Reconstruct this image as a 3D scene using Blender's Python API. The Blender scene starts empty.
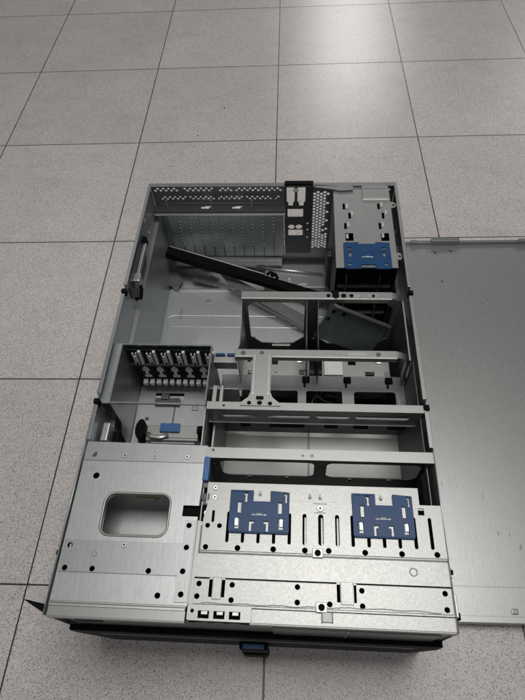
import bpy, bmesh, math, random
from mathutils import Matrix, Vector
random.seed(7)
S = bpy.context.scene
COL = S.collection
MM = 0.001

# ------------------------------------------------------------------ camera
cam_d = bpy.data.cameras.new('camera')
cam_d.sensor_fit = 'HORIZONTAL'; cam_d.sensor_width = 36.0
cam_d.lens = 36.0 * 537.58 / 525.0
cam_d.clip_start = 0.02; cam_d.clip_end = 60
cam = bpy.data.objects.new('camera', cam_d); COL.objects.link(cam)
R = ((0.99856, 0.00056, 0.05365), (0.02941, 0.83063, -0.55604), (-0.04488, 0.55682, 0.82942))
m = Matrix(R).to_4x4(); m.translation = Vector((0.3978, -0.1464, 0.8529))
cam.matrix_world = m
S.camera = cam

# ------------------------------------------------------------------ light of the room
w = bpy.data.worlds.new('World'); S.world = w; w.use_nodes = True
bg = w.node_tree.nodes['Background']
bg.inputs[0].default_value = (0.95, 0.98, 1.0, 1); bg.inputs[1].default_value = 0.16
def area(name, loc, target, sx, sy, power, color=(1, 0.98, 0.95)):
    l = bpy.data.lights.new(name, 'AREA'); l.shape = 'RECTANGLE'; l.size = sx; l.size_y = sy
    l.energy = power; l.color = color
    o = bpy.data.objects.new(name, l); COL.objects.link(o)
    o.location = loc
    o.rotation_euler = (Vector(target) - Vector(loc)).to_track_quat('-Z', 'Y').to_euler()
    return o
area('fill_lamp', (0.60, 0.40, 2.35), (0.60, 0.40, 0), 1.2, 0.8, 31)
area('fill_lamp', (0.2, -1.7, 2.6), (0.2, -1.7, 0), 1.2, 0.5, 9)  # fill lamp added behind the camera to lift camera-facing faces
area('fill_lamp', (-1.1, 2.6, 2.6), (-1.1, 2.6, 0), 1.2, 0.6, 7)
area('fill_lamp', (1.1, 6.9, 2.6), (1.1, 6.9, 0), 0.75, 3.2, 115)
area('fill_lamp', (3.7, 6.4, 2.6), (3.7, 6.4, 0), 0.8, 1.6, 45)
S.view_settings.view_transform = 'Standard'; S.view_settings.look = 'None'
S.view_settings.exposure = -0.28; S.view_settings.gamma = 1.0

# ------------------------------------------------------------------ materials
def newmat(name):
    mt = bpy.data.materials.new(name); mt.use_nodes = True
    nt = mt.node_tree
    return mt, nt, nt.nodes['Principled BSDF']
def nd(nt, typ, **kw):
    n = nt.nodes.new(typ)
    for k, v in kw.items(): setattr(n, k, v)
    return n
def ramp(nt, fac, stops):
    r = nd(nt, 'ShaderNodeValToRGB'); nt.links.new(fac, r.inputs[0])
    els = r.color_ramp.elements
    while len(els) < len(stops): els.new(0.5)
    for e, (p, c) in zip(els, stops):
        e.position = p; e.color = (*c, 1) if len(c) == 3 else c
    return r.outputs[0]
def mixc(nt, a, b, f, mode='MIX'):
    x = nd(nt, 'ShaderNodeMix', data_type='RGBA', blend_type=mode)
    for sock, v in ((x.inputs[0], f), (x.inputs[6], a), (x.inputs[7], b)):
        if hasattr(v, 'links'): nt.links.new(v, sock)
        else: sock.default_value = v if isinstance(v, (int, float)) else (*v, 1)
    return x.outputs[2]
def noise(nt, vec, scale, detail=3, rough=0.5, stretch=None):
    if stretch:
        mp = nd(nt, 'ShaderNodeMapping'); nt.links.new(vec, mp.inputs[0]); mp.inputs[3].default_value = stretch; vec = mp.outputs[0]
    n = nd(nt, 'ShaderNodeTexNoise'); nt.links.new(vec, n.inputs[0])
    n.inputs['Scale'].default_value = scale; n.inputs['Detail'].default_value = detail; n.inputs['Roughness'].default_value = rough
    return n.outputs[0]
def steel(name, col, rough=0.42, metallic=0.85, var=0.12, grain=1.0, streak=None, scratch=0):
    mt, nt, b = newmat(name)
    tc = nd(nt, 'ShaderNodeTexCoord').outputs['Object']
    n1 = noise(nt, tc, 55, 6, 0.75)
    n2 = noise(nt, tc, 420 , 2, 0.6, streak)
    lo = tuple(c * (1 - var) for c in col); hi = tuple(min(1, c * (1 + var)) for c in col)
    c1 = ramp(nt, n1, [(0.3, lo), (0.7, hi)])
    c2 = ramp(nt, n2, [(0.35, (0.86,) * 3), (0.65, (1.0,) * 3)])
    cc = mixc(nt, c1, c2, 0.5 * grain, 'MULTIPLY')
    if scratch:                                      # hairline scratches in two directions and dull rub marks
        for st, rz in (((60, 1.2, 1), 0.5), ((1.5, 70, 1), 0.25)):
            mp = nd(nt, 'ShaderNodeMapping'); nt.links.new(tc, mp.inputs[0]); mp.inputs[2].default_value = (0, 0, rz)
            sc = ramp(nt, noise(nt, mp.outputs[0], 14, 2, 0.5, st), [(0.70, (0.0,) * 3), (0.74, (1.0,) * 3)])
            gate = ramp(nt, noise(nt, tc, 23 + rz * 10, 2), [(0.50, (0.0,) * 3), (0.62, (0.55,) * 3)])
            cc = mixc(nt, cc, tuple(min(1, c * 1.5) for c in col), mixc(nt, sc, gate, 1.0, 'MULTIPLY'))
        sm = ramp(nt, noise(nt, tc, 31, 6, 0.75), [(0.55, (1.0,) * 3), (0.72, (0.82,) * 3)])
        cc = mixc(nt, cc, sm, 0.25, 'MULTIPLY')
    nt.links.new(cc, b.inputs['Base Color'])
    b.inputs['Metallic'].default_value = metallic
    n3 = noise(nt, tc, 420, 3, 0.6)
    r = nd(nt, 'ShaderNodeMapRange'); nt.links.new(n3, r.inputs[0])
    r.inputs[1].default_value = 0.3; r.inputs[2].default_value = 0.7
    r.inputs[3].default_value = rough - 0.03; r.inputs[4].default_value = rough + 0.04
    nt.links.new(r.outputs[0], b.inputs['Roughness'])
    bp = nd(nt, 'ShaderNodeBump'); bp.inputs['Strength'].default_value = 0.10; bp.inputs['Distance'].default_value = 0.0006
    nt.links.new(noise(nt, tc, 300, 3, 0.6, streak), bp.inputs['Height'])
    nt.links.new(bp.outputs[0], b.inputs['Normal'])
    return mt
def plain(name, col, rough=0.5, metallic=0.0, var=0.15, scale=80):
    mt, nt, b = newmat(name)
    if max(col) < 0.02: b.inputs['Specular IOR Level'].default_value = 0.08
    if 0.1 < max(col) < 0.2 and col[2] > 3 * col[0]: b.inputs['Specular IOR Level'].default_value = 0.3
    tc = nd(nt, 'ShaderNodeTexCoord').outputs['Object']
    n1 = noise(nt, tc, scale, 4, 0.6)
    nt.links.new(ramp(nt, n1, [(0.3, tuple(c * (1 - var) for c in col)), (0.7, tuple(min(1, c * (1 + var)) for c in col))]), b.inputs['Base Color'])
    b.inputs['Roughness'].default_value = rough; b.inputs['Metallic'].default_value = metallic
    return mt
M_STEEL = steel('galvanised_steel', (0.36, 0.361, 0.35), 0.43, var=0.02, grain=0.6, scratch=1)
M_STEELG = steel('zinc_plated_steel', (0.47, 0.48, 0.48), 0.42, var=0.04, scratch=1, streak=(1, 0.15, 1))
M_STEELD = steel('dull_steel', (0.29, 0.30, 0.305), 0.34, metallic=0.7, var=0.06)
M_WALL = steel('inner_wall_steel', (0.42, 0.445, 0.455), 0.33, metallic=0.62, var=0.06)
M_BASE = steel('base_steel', (0.62, 0.65, 0.65), 0.34, metallic=0.6, var=0.05, scratch=1, streak=(0.2, 1, 1))
M_DARK = steel('dark_steel', (0.12, 0.125, 0.13), 0.45)
M_PSU = steel('cage_steel', (0.36, 0.365, 0.36), 0.44, var=0.05)
M_TINT = steel('darkened_steel', (0.20, 0.21, 0.215), 0.38, metallic=0.6)
M_STEELM = steel('zinc_strip_steel', (0.40, 0.405, 0.41), 0.42, var=0.04, scratch=1, streak=(1, 0.15, 1))
M_BRIGHT = steel('bright_edge_steel', (0.8, 0.8, 0.78), 0.32, var=0.05)
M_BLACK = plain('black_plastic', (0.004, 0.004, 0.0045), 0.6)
M_MATTE = plain('matte_black', (0.006, 0.006, 0.006), 0.8)
M_BLUE = plain('dark_blue_plastic', (0.008, 0.050, 0.145), 0.40, 0, 0.1)
M_BLUEL = plain('blue_plastic', (0.035, 0.13, 0.33), 0.4, 0, 0.1)
M_WHITE = plain('white_plastic', (0.70, 0.70, 0.68), 0.5, 0, 0.08)
M_LABEL = plain('label_print', (0.75, 0.76, 0.74), 0.6, 0, 0.1)
M_SMOKE = plain('smoky_plastic', (0.10, 0.10, 0.10), 0.25)
M_BOARD = plain('dark_circuit_board', (0.010, 0.016, 0.013), 0.5, 0, 0.4, 200)
M_GREY = plain('etched_grey', (0.28, 0.28, 0.27), 0.6)

def make_floor_mat():
    mt, nt, b = newmat('speckled_floor_tiles')
    geo = nd(nt, 'ShaderNodeTexCoord').outputs['Object']
    sep = nd(nt, 'ShaderNodeSeparateXYZ'); nt.links.new(geo, sep.inputs[0])
    def math_(op, a, bb=None, c=None):
        n = nd(nt, 'ShaderNodeMath', operation=op)
        for i, v in enumerate((a, bb, c)):
            if v is None: continue
            if hasattr(v, 'links'): nt.links.new(v, n.inputs[i])
            else: n.inputs[i].default_value = v
        return n.outputs[0]
    T = 0.36
    def edge(s):
        f = math_('FRACT', math_('ADD', math_('DIVIDE', s, T), 100.0))
        return math_('MULTIPLY', math_('MINIMUM', f, math_('SUBTRACT', 1.0, f)), T)
    d = math_('MINIMUM', edge(sep.outputs[0]), edge(sep.outputs[1]))
    groove = nd(nt, 'ShaderNodeMapRange'); nt.links.new(d, groove.inputs[0])
    groove.inputs[1].default_value = 0.0009; groove.inputs[2].default_value = 0.0017
    g = groove.outputs[0]
    # per tile tint
    fl = nd(nt, 'ShaderNodeCombineXYZ')
    nt.links.new(math_('FLOOR', math_('DIVIDE', sep.outputs[0], T)), fl.inputs[0])
    nt.links.new(math_('FLOOR', math_('DIVIDE', sep.outputs[1], T)), fl.inputs[1])
    wn = nd(nt, 'ShaderNodeTexWhiteNoise', noise_dimensions='3D'); nt.links.new(fl.outputs[0], wn.inputs[0])
    tint = ramp(nt, wn.outputs[0], [(0, (0.655, 0.615, 0.595)), (1, (0.72, 0.685, 0.665))])
    big = ramp(nt, noise(nt, geo, 5, 5, 0.65), [(0.3, (0.88,) * 3), (0.7, (1.0,) * 3)])
    base = mixc(nt, tint, big, 1.0, 'MULTIPLY')
    def speck(scale, frac, size):
        v = nd(nt, 'ShaderNodeTexVoronoi'); nt.links.new(geo, v.inputs['Vector']); v.inputs['Scale'].default_value = scale
        sc = nd(nt, 'ShaderNodeSeparateColor'); nt.links.new(v.outputs['Color'], sc.inputs[0])
        rad = math_('MULTIPLY', sc.outputs[0], size)
        inside = math_('LESS_THAN', v.outputs['Distance'], rad)
        pick = math_('LESS_THAN', sc.outputs[1], frac)
        return math_('MULTIPLY', inside, pick), sc.outputs[2]
    f1, t1 = speck(680, 0.62, 0.66); f2, t2 = speck(900, 0.7, 0.95); f3, t3 = speck(480, 0.35, 0.8)
    g0 = ramp(nt, noise(nt, geo, 900, 3, 0.75), [(0.34, (0.62, 0.60, 0.59)), (0.5, (1.0,) * 3), (0.66, (1.15, 1.14, 1.13))])
    c = mixc(nt, base, g0, 0.9, 'MULTIPLY')
    c = mixc(nt, c, (0.66, 0.63, 0.61), math_('MULTIPLY', f3, 0.40))
    c = mixc(nt, c, (0.16, 0.14, 0.13), math_('MULTIPLY', f2, math_('MULTIPLY', t2, 0.75)))
    c = mixc(nt, c, (0.05, 0.045, 0.042), math_('MULTIPLY', f1, math_('ADD', math_('MULTIPLY', t1, 0.55), 0.2)))
    sc_ = ramp(nt, noise(nt, geo, 6, 6, 0.8, (1, 2.2, 1)), [(0.50, (1.0,) * 3), (0.70, (0.86, 0.855, 0.85))])
    c = mixc(nt, c, sc_, 0.8, 'MULTIPLY')
    # stray stains with their own outline
    def spot(c, x, y, r, col, f):
        v = nd(nt, 'ShaderNodeVectorMath', operation='DISTANCE'); nt.links.new(geo, v.inputs[0]); v.inputs[1].default_value = (x, y, 0)
        dd = math_('ADD', v.outputs['Value'], math_('MULTIPLY', math_('SUBTRACT', noise(nt, geo, 160, 2), 0.5), r * 1.2))
        mr = nd(nt, 'ShaderNodeMapRange'); nt.links.new(dd, mr.inputs[0]); mr.inputs[1].default_value = r * 0.75; mr.inputs[2].default_value = r
        mr.inputs[3].default_value = f; mr.inputs[4].default_value = 0
        return mixc(nt, c, col, mr.outputs[0])
    for s in STAINS: c = spot(c, *s)
    nt.links.new(mixc(nt, (0.045, 0.032, 0.026), c, g), b.inputs['Base Color'])
    rr = nd(nt, 'ShaderNodeMapRange'); nt.links.new(noise(nt, geo, 420, 3, 0.6), rr.inputs[0])
    rr.inputs[3].default_value = 0.20; rr.inputs[4].default_value = 0.42
    nt.links.new(rr.outputs[0], b.inputs['Roughness'])
    b.inputs['Specular IOR Level'].default_value = 0.45
    bp = nd(nt, 'ShaderNodeBump'); bp.inputs['Strength'].default_value = 0.35; bp.inputs['Distance'].default_value = 0.0008
    h = math_('ADD', g, math_('MULTIPLY', noise(nt, geo, 420, 3, 0.6), 0.35))
    nt.links.new(h, bp.inputs['Height']); nt.links.new(bp.outputs[0], b.inputs['Normal'])
    return mt
STAINS = [(0.971, 0.856, 0.0055, (0.20, 0.17, 0.15), 0.8), (0.915, 0.835, 0.004, (0.22, 0.2, 0.19), 0.4), (0.214, 1.229, 0.0035, (0.03, 0.025, 0.02), 0.9),
          (0.152, 1.105, 0.003, (0.08, 0.07, 0.06), 0.8), (-0.0, 1.09, 0.0025, (0.08, 0.07, 0.06), 0.7)]

# ------------------------------------------------------------------ mesh helpers (all sizes in millimetres)
def link(name, me, mat, parent=None):
    if mat: me.materials.append(mat)
    o = bpy.data.objects.new(name, me); COL.objects.link(o)
    if parent: o.parent = parent
    return o
def circ(x, y, r, n=14, ry=None):
    ry = ry or r
    return [(x + r * math.cos(2 * math.pi * i / n), y + ry * math.sin(2 * math.pi * i / n)) for i in range(n)]
def hexa(x, y, r): return [(x + r * math.cos(math.pi * (i / 3 + 1 / 6)), y + r * math.sin(math.pi * (i / 3 + 1 / 6))) for i in range(6)]
def rect(x0, y0, x1, y1, r=0, n=4):
    if r <= 0: return [(x0, y0), (x1, y0), (x1, y1), (x0, y1)]
    pts = []
    for cx, cy, a in ((x1 - r, y0 + r, -90), (x1 - r, y1 - r, 0), (x0 + r, y1 - r, 90), (x0 + r, y0 + r, 180)):
        for i in range(n + 1):
            t = math.radians(a + 90 * i / n); pts.append((cx + r * math.cos(t), cy + r * math.sin(t)))
    return pts
def plate(name, mat, parent, outline, holes=(), th=1.2, plane='z', pos=0.0, bev=0.15, top=True):
    """a punched sheet: 2-D outline with holes, given thickness. pos = the outer face"""
    cu = bpy.data.curves.new(name, 'CURVE'); cu.dimensions = '2D'; cu.fill_mode = 'BOTH'
    cu.extrude = th / 2 - bev; cu.bevel_depth = bev; cu.bevel_resolution = 0; cu.offset = -bev
    for pts in [outline] + list(holes):
        sp = cu.splines.new('POLY'); sp.points.add(len(pts) - 1); sp.use_cyclic_u = True
        for p, (a, b) in zip(sp.points, pts): p.co = (a, b, 0, 1)
    tmp = bpy.data.objects.new('tmp', cu); COL.objects.link(tmp)
    dg = bpy.context.evaluated_depsgraph_get(); dg.update()
    me = bpy.data.meshes.new_from_object(tmp.evaluated_get(dg))
    bpy.data.objects.remove(tmp); bpy.data.curves.remove(cu)
    me.name = name
    for v in me.vertices:
        a, b, c = v.co
        if plane == 'z': q = (a, b, pos - th / 2 + c)
        elif plane == 'y': q = (a, pos + th / 2 - c, b)
        else: q = (pos + c, a, b)
        v.co = Vector(q) * MM
    bm = bmesh.new(); bm.from_mesh(me)
    bmesh.ops.remove_doubles(bm, verts=bm.verts, dist=1e-6)
    bmesh.ops.recalc_face_normals(bm, faces=bm.faces)
    bm.to_mesh(me); bm.free()
    me.materials.clear()
    return link(name, me, mat, parent)
class MB:
    def __init__(s): s.bm = bmesh.new()
    def box(s, x0, x1, y0, y1, z0, z1, bev=0.4, rot=None, piv=None):
        r = bmesh.ops.create_cube(s.bm, size=1)
        vs = r['verts']
        for v in vs: v.co = Vector((x0 + (v.co.x + .5) * (x1 - x0), y0 + (v.co.y + .5) * (y1 - y0), z0 + (v.co.z + .5) * (z1 - z0)))
        if bev:
            es = list({e for v in vs for e in v.link_edges})
            g = bmesh.ops.bevel(s.bm, geom=es, offset=bev, segments=2, affect='EDGES', profile=0.6)
            vs = list({v for f in g['faces'] for v in f.verts})
        if rot: bmesh.ops.rotate(s.bm, verts=vs, cent=piv or ((x0 + x1) / 2, (y0 + y1) / 2, (z0 + z1) / 2), matrix=rot)
        return s
    def prism(s, pts, a0, a1, plane='z'):
        f = {'z': lambda a, b, c: (a, b, c), 'y': lambda a, b, c: (a, c, b), 'x': lambda a, b, c: (c, a, b)}[plane]
        lo = [s.bm.verts.new(f(a, b, a0)) for a, b in pts]; hi = [s.bm.verts.new(f(a, b, a1)) for a, b in pts]
        n = len(pts)
        s.bm.faces.new(lo[::-1]); s.bm.faces.new(hi)
        for i in range(n): s.bm.faces.new((lo[i], lo[(i + 1) % n], hi[(i + 1) % n], hi[i]))
        return s
    def cyl(s, x, y, z0, z1, r, n=16, r2=None):
        r2 = r if r2 is None else r2
        lo = [s.bm.verts.new((x + r * math.cos(2 * math.pi * i / n), y + r * math.sin(2 * math.pi * i / n), z0)) for i in range(n)]
        hi = [s.bm.verts.new((x + r2 * math.cos(2 * math.pi * i / n), y + r2 * math.sin(2 * math.pi * i / n), z1)) for i in range(n)]
        s.bm.faces.new(lo[::-1]); s.bm.faces.new(hi)
        for i in range(n): s.bm.faces.new((lo[i], lo[(i + 1) % n], hi[(i + 1) % n], hi[i]))
        return s
    def tube(s, pts, r, n=8, closed=False, flat=1.0):
        P = [Vector(p) for p in pts]; rings = []
        N = len(P)
        for i, p in enumerate(P):
            a = P[(i - 1) % N] if (closed or i > 0) else p
            c = P[(i + 1) % N] if (closed or i < N - 1) else p
            d = (c - a).normalized(); up = Vector((0, 0, 1)) if abs(d.z) < 0.9 else Vector((1, 0, 0))
            u = d.cross(up).normalized(); v = u.cross(d)
            rings.append([s.bm.verts.new(p + r * math.cos(2 * math.pi * k / n) * u + r * flat * math.sin(2 * math.pi * k / n) * v) for k in range(n)])
        for i in range(N if closed else N - 1):
            A, B = rings[i], rings[(i + 1) % N]
            for k in range(n): s.bm.faces.new((A[k], A[(k + 1) % n], B[(k + 1) % n], B[k]))
        if not closed: s.bm.faces.new(rings[0][::-1]); s.bm.faces.new(rings[-1])
        return s
    def build(s, name, mat, parent=None, smooth=False):
        bmesh.ops.recalc_face_normals(s.bm, faces=s.bm.faces)
        for v in s.bm.verts: v.co *= MM
        me = bpy.data.meshes.new(name); s.bm.to_mesh(me); s.bm.free()
        if smooth:
            for p in me.polygons: p.use_smooth = True
        return link(name, me, mat, parent)
def thing(name, label, cat, loc=(0, 0, 0), rotz=0, group=None):
    o = bpy.data.objects.new(name, None); COL.objects.link(o); o.empty_display_size = 0.05
    o.location = loc; o.rotation_euler = (0, 0, rotz); o['label'] = label; o['category'] = cat
    if group: o['group'] = group
    return o
def screw(x, y, z, parent, r=3.2, mat=None):
    """pan-head screw with a dark socket seen as a ring"""
    b = MB(); n = 16
    prof = [(r, 0), (r, 0.7), (r * .8, 1.3), (r * .45, 1.3), (r * .42, 0.3)]
    rings = [[b.bm.verts.new((x + q * math.cos(2 * math.pi * k / n), y + q * math.sin(2 * math.pi * k / n), z + h)) for k in range(n)] for q, h in prof]
    for A, B in zip(rings, rings[1:]):
        for k in range(n): b.bm.faces.new((A[k], A[(k + 1) % n], B[(k + 1) % n], B[k]))
    b.bm.faces.new(rings[-1])
    o = b.build('screw', mat or M_BRIGHT, parent)
    o.data.materials.append(M_DARK); o.data.polygons[len(o.data.polygons) - 1].material_index = 1
    return o

# ------------------------------------------------------------------ floor
b = MB(); v = [b.bm.verts.new((x * 1000, y * 1000, 0)) for x, y in ((-7, -4), (8, -4), (8, 14), (-7, 14))]; b.bm.faces.new(v)
floor = b.build('floor', make_floor_mat()); floor['kind'] = 'structure'

# ================================================================== the server chassis
ORG = (0.1266, -0.0690, 0.0); ROT = math.radians(-1.0)
SV = thing('server_chassis', 'opened and gutted steel server chassis lying flat on the tiles with its interior bare', 'server case', ORG, ROT)

# --- base tray
base = plate('base_tray', M_BASE, SV, rect(1.5, 2, 443.5, 711), [], 1.5, 'z', 3.0)
b = MB()
path = [(x, y, 3.0) for x, y in rect(14, 549, 330, 577, 13, 8)]
b.tube(path, 1.5, 8, True, 0.7)
b.build('stamped_bead', M_BASE, base, True)
b = MB(); b.prism([(10, 641), (330, 641), (330, 646), (10, 646)], 2.9, 7); b.build('seam_highlight', M_BRIGHT, base)  # bright strip drawn for the highlight along the seam step
for (x, y, rx, ry) in ((91, 614, 7, 5), (40, 580, 4, 14), (79, 524, 7, 6)):
    b = MB(); b.prism(circ(x, y, rx, 10, ry), 2.9, 3.8); b.build('stamped_tab', M_BRIGHT, base)

# --- side walls
def side_wall(side):
    X0, s = (0.0, 1) if side == 'l' else (445.0, -1)
    hl = [circ(y, z, 3) for y, z in ((120, 190), (230, 120), (300, 120), (640, 170), (690, 60))]
    wl = plate('side_wall', M_WALL, SV, [(2, 0), (711, 0), (711, 218), (470, 218), (468, 214), (456, 214), (454, 218), (276, 218), (274, 213), (262, 213), (260, 218), (2, 218)],
               hl, 1.2, 'x', X0 + s * 0.6)
    xa, xb = sorted((X0, X0 + s * 5.5))
    for ya, yb in ((208, 259), (277, 453), (471, 711)):
        b = MB(); b.box(xa, xb, ya, yb, 217.6, 219.6, 0.6); b.build('rim_flange', M_STEELD if side == 'l' else M_STEEL, wl)
    for ya in (262, 457):
        b = MB(); b.box(xa - (2 if s > 0 else 0), xb + (0 if s > 0 else 2), ya, ya + 7, 208, 219, 0.5); b.build('clip', M_MATTE, wl)
    # doubled inner skin with a ledge
    xa, xb = sorted((X0 + s * 1.4, X0 + s * 8))
    b = MB(); b.box(xa, xb, 200, 709, 3, 150, 0.8); b.build('inner_rail', M_WALL, wl)
    b = MB(); b.box(xa, xb + (0.8 if s > 0 else 0), 200, 690, 150, 151.2, 0.3); b.build('ledge', M_STEELG, wl)
    return wl
lw = side_wall('l'); rw = side_wall('r')
# side latch on the left wall
b = MB(); b.prism([(478, 176), (500, 150), (575, 152), (600, 176), (600, 202), (570, 208), (500, 208), (478, 202)], 1.4, 3.4, 'x'); lp = b.build('latch_plate', M_DARK, lw)
b = MB(); b.box(4, 10, 512, 590, 182, 192, 1.5); b.box(3, 14, 500, 516, 176, 196, 1.5); b.build('latch_lever', M_BRIGHT, lp)
b = MB(); b.tube([(9, 508, 190), (14, 498, 176), (13, 486, 168), (8, 478, 176)], 3, 8); b.build('latch_hook', M_BLACK, lp); b = MB(); b.box(2, 9, 588, 602, 180, 196, 1); b.build('latch_pivot', M_BLACK, lp)
b = MB(); b.prism(circ(640, 196, 6, 12, 4), 1.3, 2.2, 'x'); b.build('embossed_dimple', M_STEELG, lw); b = MB(); b.prism(circ(350, 196, 9, 12, 5), 1.3, 2.2, 'x'); b.build('embossed_dimple', M_STEELG, lw)
for (y0, y1, x, z0, z1) in ((432, 455, 439, 150, 175), (288, 312, 438, 175, 190), (300, 322, 425, 130, 137), (120, 140, 441, 190, 205), (560, 590, 439, 160, 185)):
    b = MB(); b.box(x, x + 3, y0, y1, z0, z1, 0.5); b.build('lug', M_STEEL, rw)
# grey ledge beside the drive cage
b = MB(); b.box(2, 17, 268, 368, 205, 207, 0.4); b.box(1.4, 3, 268, 368, 180, 206, 0.3); b.build('wall_ledge', M_WALL, lw)
b = MB(); b.box(5, 15, 222, 250, 150, 185, 2); b.build('guide_block', M_STEELG, lw)
b = MB(); b.box(15, 24, 226, 246, 130, 165, 2); b.build('guide_block', M_BLACK, lw)

# --- rear wall
holes = [rect(20.5, 36, 245.5, 171), rect(250, 52, 296, 216)]
xs = 8
for k in range(48):                                  # upper rows of vents
    x = 9 + k * 5.0
    if not (50 < x < 60 or 118 < x < 128 or 150 < x < 156 or x > 243): holes.append(hexa(x, 206 + (2.1 if k % 2 else -2.1), 2.5))
for k in range(46):
    x = 19 + k * 4.8
    if x < 240 and k % 11 != 10: holes.append(hexa(x, 187 + (2.1 if k % 2 else -2.1), 2.2))
for k in range(22): holes.append(circ(14 + k * 11, 213.5, 1.1, 6))
for i in range(5):                                   # honeycomb beside the port plate
    for j in range(20):
        z = 60 + j * 7.1 + (3.55 if i % 2 else 0)
        if z > 202 or (i == 4 and z > 100 and j % 3 != 1) or (i == 3 and 90 < z < 125 and j % 2): continue
        holes.append(hexa(301.5 + i * 6.1, z, 3.1))
holes += [rect(345, 20, 424, 60, 4), circ(338, 205, 2), circ(434, 204, 2)]
rear = plate('rear_wall', M_STEELD, SV, rect(1.4, 3.2, 443.6, 218.5), holes, 1.2, 'y', 711)
b = MB(); b.box(2, 443, 703, 712, 218.6, 219.8, 0.4); b.build('rim_flange', M_STEELD, rear)
for k in range(11):                                  # blanking covers of the expansion slots
    x0, x1 = 20.6 + k * 20.4, 40.9 + k * 20.4
    side = []
    for j in range(11):
        z = 66 + 9.0 * j; side += [(x1, z), (x1 - 1.5, z + .4), (x1 - 1.5, z + 4.4), (x1, z + 4.8)]
    plate('expansion_slot_cover', M_WALL, rear, [(x0, 37), (x1, 37)] + side + [(x1, 170), (x0, 170)], [], 1.0, 'y', 708.5)
    b = MB(); b.box(x1 - 1.0, x1 - 0.2, 706.4, 707.3, 38, 169, 0.1); b.build('dark_seam', M_MATTE, rear)
b = MB(); b.box(4, 248, 688, 708, 173, 175, 0.4); b.box(4, 248, 686, 688, 168, 177, 0.4); sb = b.build('slot_retainer', M_DARK, rear)
b = MB(); b.box(4, 248, 684.4, 686, 167.5, 171.5, 0.3); b.build('retainer_edge', M_BRIGHT, sb)
for x in (92, 150):
    b = MB(); b.box(x, x + 15, 695, 699, 175, 175.8, 0.2); b.box(x + 6, x + 18, 699, 701, 175, 175.6, 0.2); b.build('printed_mark', M_LABEL, sb)
b = MB(); b.box(20, 240, 690, 709, 30, 32, 0.4); b.box(20, 240, 688, 690, 26, 33, 0.4); b.build('slot_sill', M_STEELG, rear)
for x in (30, 112, 186):
    b = MB(); b.box(x, x + 3, 688, 692, 177, 200, 0.4); b.build('divider', M_STEELD, rear)
# port plate
def keyslot(x0, x1): return [(x0, 214), (x0, 182), (x0 + 3, 179), (x0 + 3, 172), (x1 - 3, 172), (x1 - 3, 179), (x1, 182), (x1, 214)]
pp = plate('port_plate', M_DARK, rear, [(247, 48), (298, 48), (298, 224), (247, 224)],
           [keyslot(250.5, 265), keyslot(270, 284.5), rect(252, 145, 281, 164, 1), circ(259, 119.5, 6.4, 16, 5.6), circ(273.5, 119.5, 6.4, 16, 5.6), rect(253, 97, 281, 112, 1),
            circ(290, 128, 2), circ(290, 112, 2), circ(290, 92, 2)], 1.2, 'y', 706, 0.15)
b = MB(); b.box(247, 298, 702, 711, 222, 225, 0.6); b.build('rim_flange', M_BLACK, pp)
b = MB(); b.box(262, 272, 703, 705, 206, 213, 0.4); b.build('printed_mark', M_LABEL, pp)
# floor shelf with the rod
b = MB(); b.box(205, 330, 640, 700, 18, 20, 0.5); b.box(205, 330, 638, 640, 3.2, 20, 0.4); sh = b.build('port_shelf', M_STEELG, SV)
b = MB(); b.box(253, 258, 655, 660, 20, 26, 0.5); b.box(275, 292, 645, 650, 20, 21.5, 0.3); b.build('standoff', M_BRIGHT, sh)

# --- power supply cage
psu = plate('power_supply_cage', M_PSU, SV, [(333, 511), (430, 511), (430, 528), (436, 529), (438, 536), (436, 543), (430, 544), (430, 648), (437, 650), (440, 656), (437, 662), (430, 664), (430, 709), (333, 709)],
            [circ(434, 536, 2.2), circ(434.5, 656, 2.2)] +
            [rect(x, y, x + 4, y + 15, 1) for x, y in ((348, 645), (357, 622), (349, 597), (407, 645), (413, 622), (406, 597))] +
            [rect(350, 570, 363, 588, 1), rect(408, 570, 421, 588, 1)], 1.2, 'z', 217)
for x, y in ((353, 648), (361, 630), (354, 603), (351, 575), (412, 652), (418, 632), (411, 603), (409, 577)):
    b = MB(); b.box(x, x + 4, y, y + 9, 214, 218.6, 0.4); b.build('lance', M_BRIGHT, psu)
b = MB(); b.box(333, 334.2, 512, 705, 5, 215.7, 0.2); b.build('cage_side', M_DARK, psu)
b = MB(); b.box(429, 430.2, 512, 705, 5, 215.7, 0.2); b.build('cage_side', M_DARK, psu)
b = MB(); b.box(383, 428, 671, 709, 217.2, 219.5, 0.5); b.box(386, 424, 696, 702, 219.5, 220.2, 0.3); rz = b.build('raised_panel', M_PSU, psu)
b = MB(); b.box(383, 428, 666.5, 671, 216.9, 219.2, 0.8); b.build('folded_edge', M_BRIGHT, rz)
b = MB(); b.prism([(300, 706), (368, 702), (368, 692), (345, 690), (330, 694), (300, 700)], 218.7, 219.8); b.build('top_bracket', M_STEELD, psu)
b = MB(); b.box(336, 427, 520, 690, 20, 190, 2); pm = b.build('inner_sleeve', M_BLACK, psu)
b = MB()
for z in (60, 95, 130, 165): b.box(338, 425, 514, 520, z, z + 4, 0.5)
b.box(350, 353, 513, 520, 25, 190, 0.5); b.box(404, 407, 513, 520, 25, 190, 0.5)
b.build('cross_strut', M_DARK, pm)
b = MB(); b.box(325, 331, 560, 700, 60, 70, 1); b.box(325, 333, 600, 612, 60, 150, 1); b.build('side_rail', M_DARK, psu)

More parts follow.
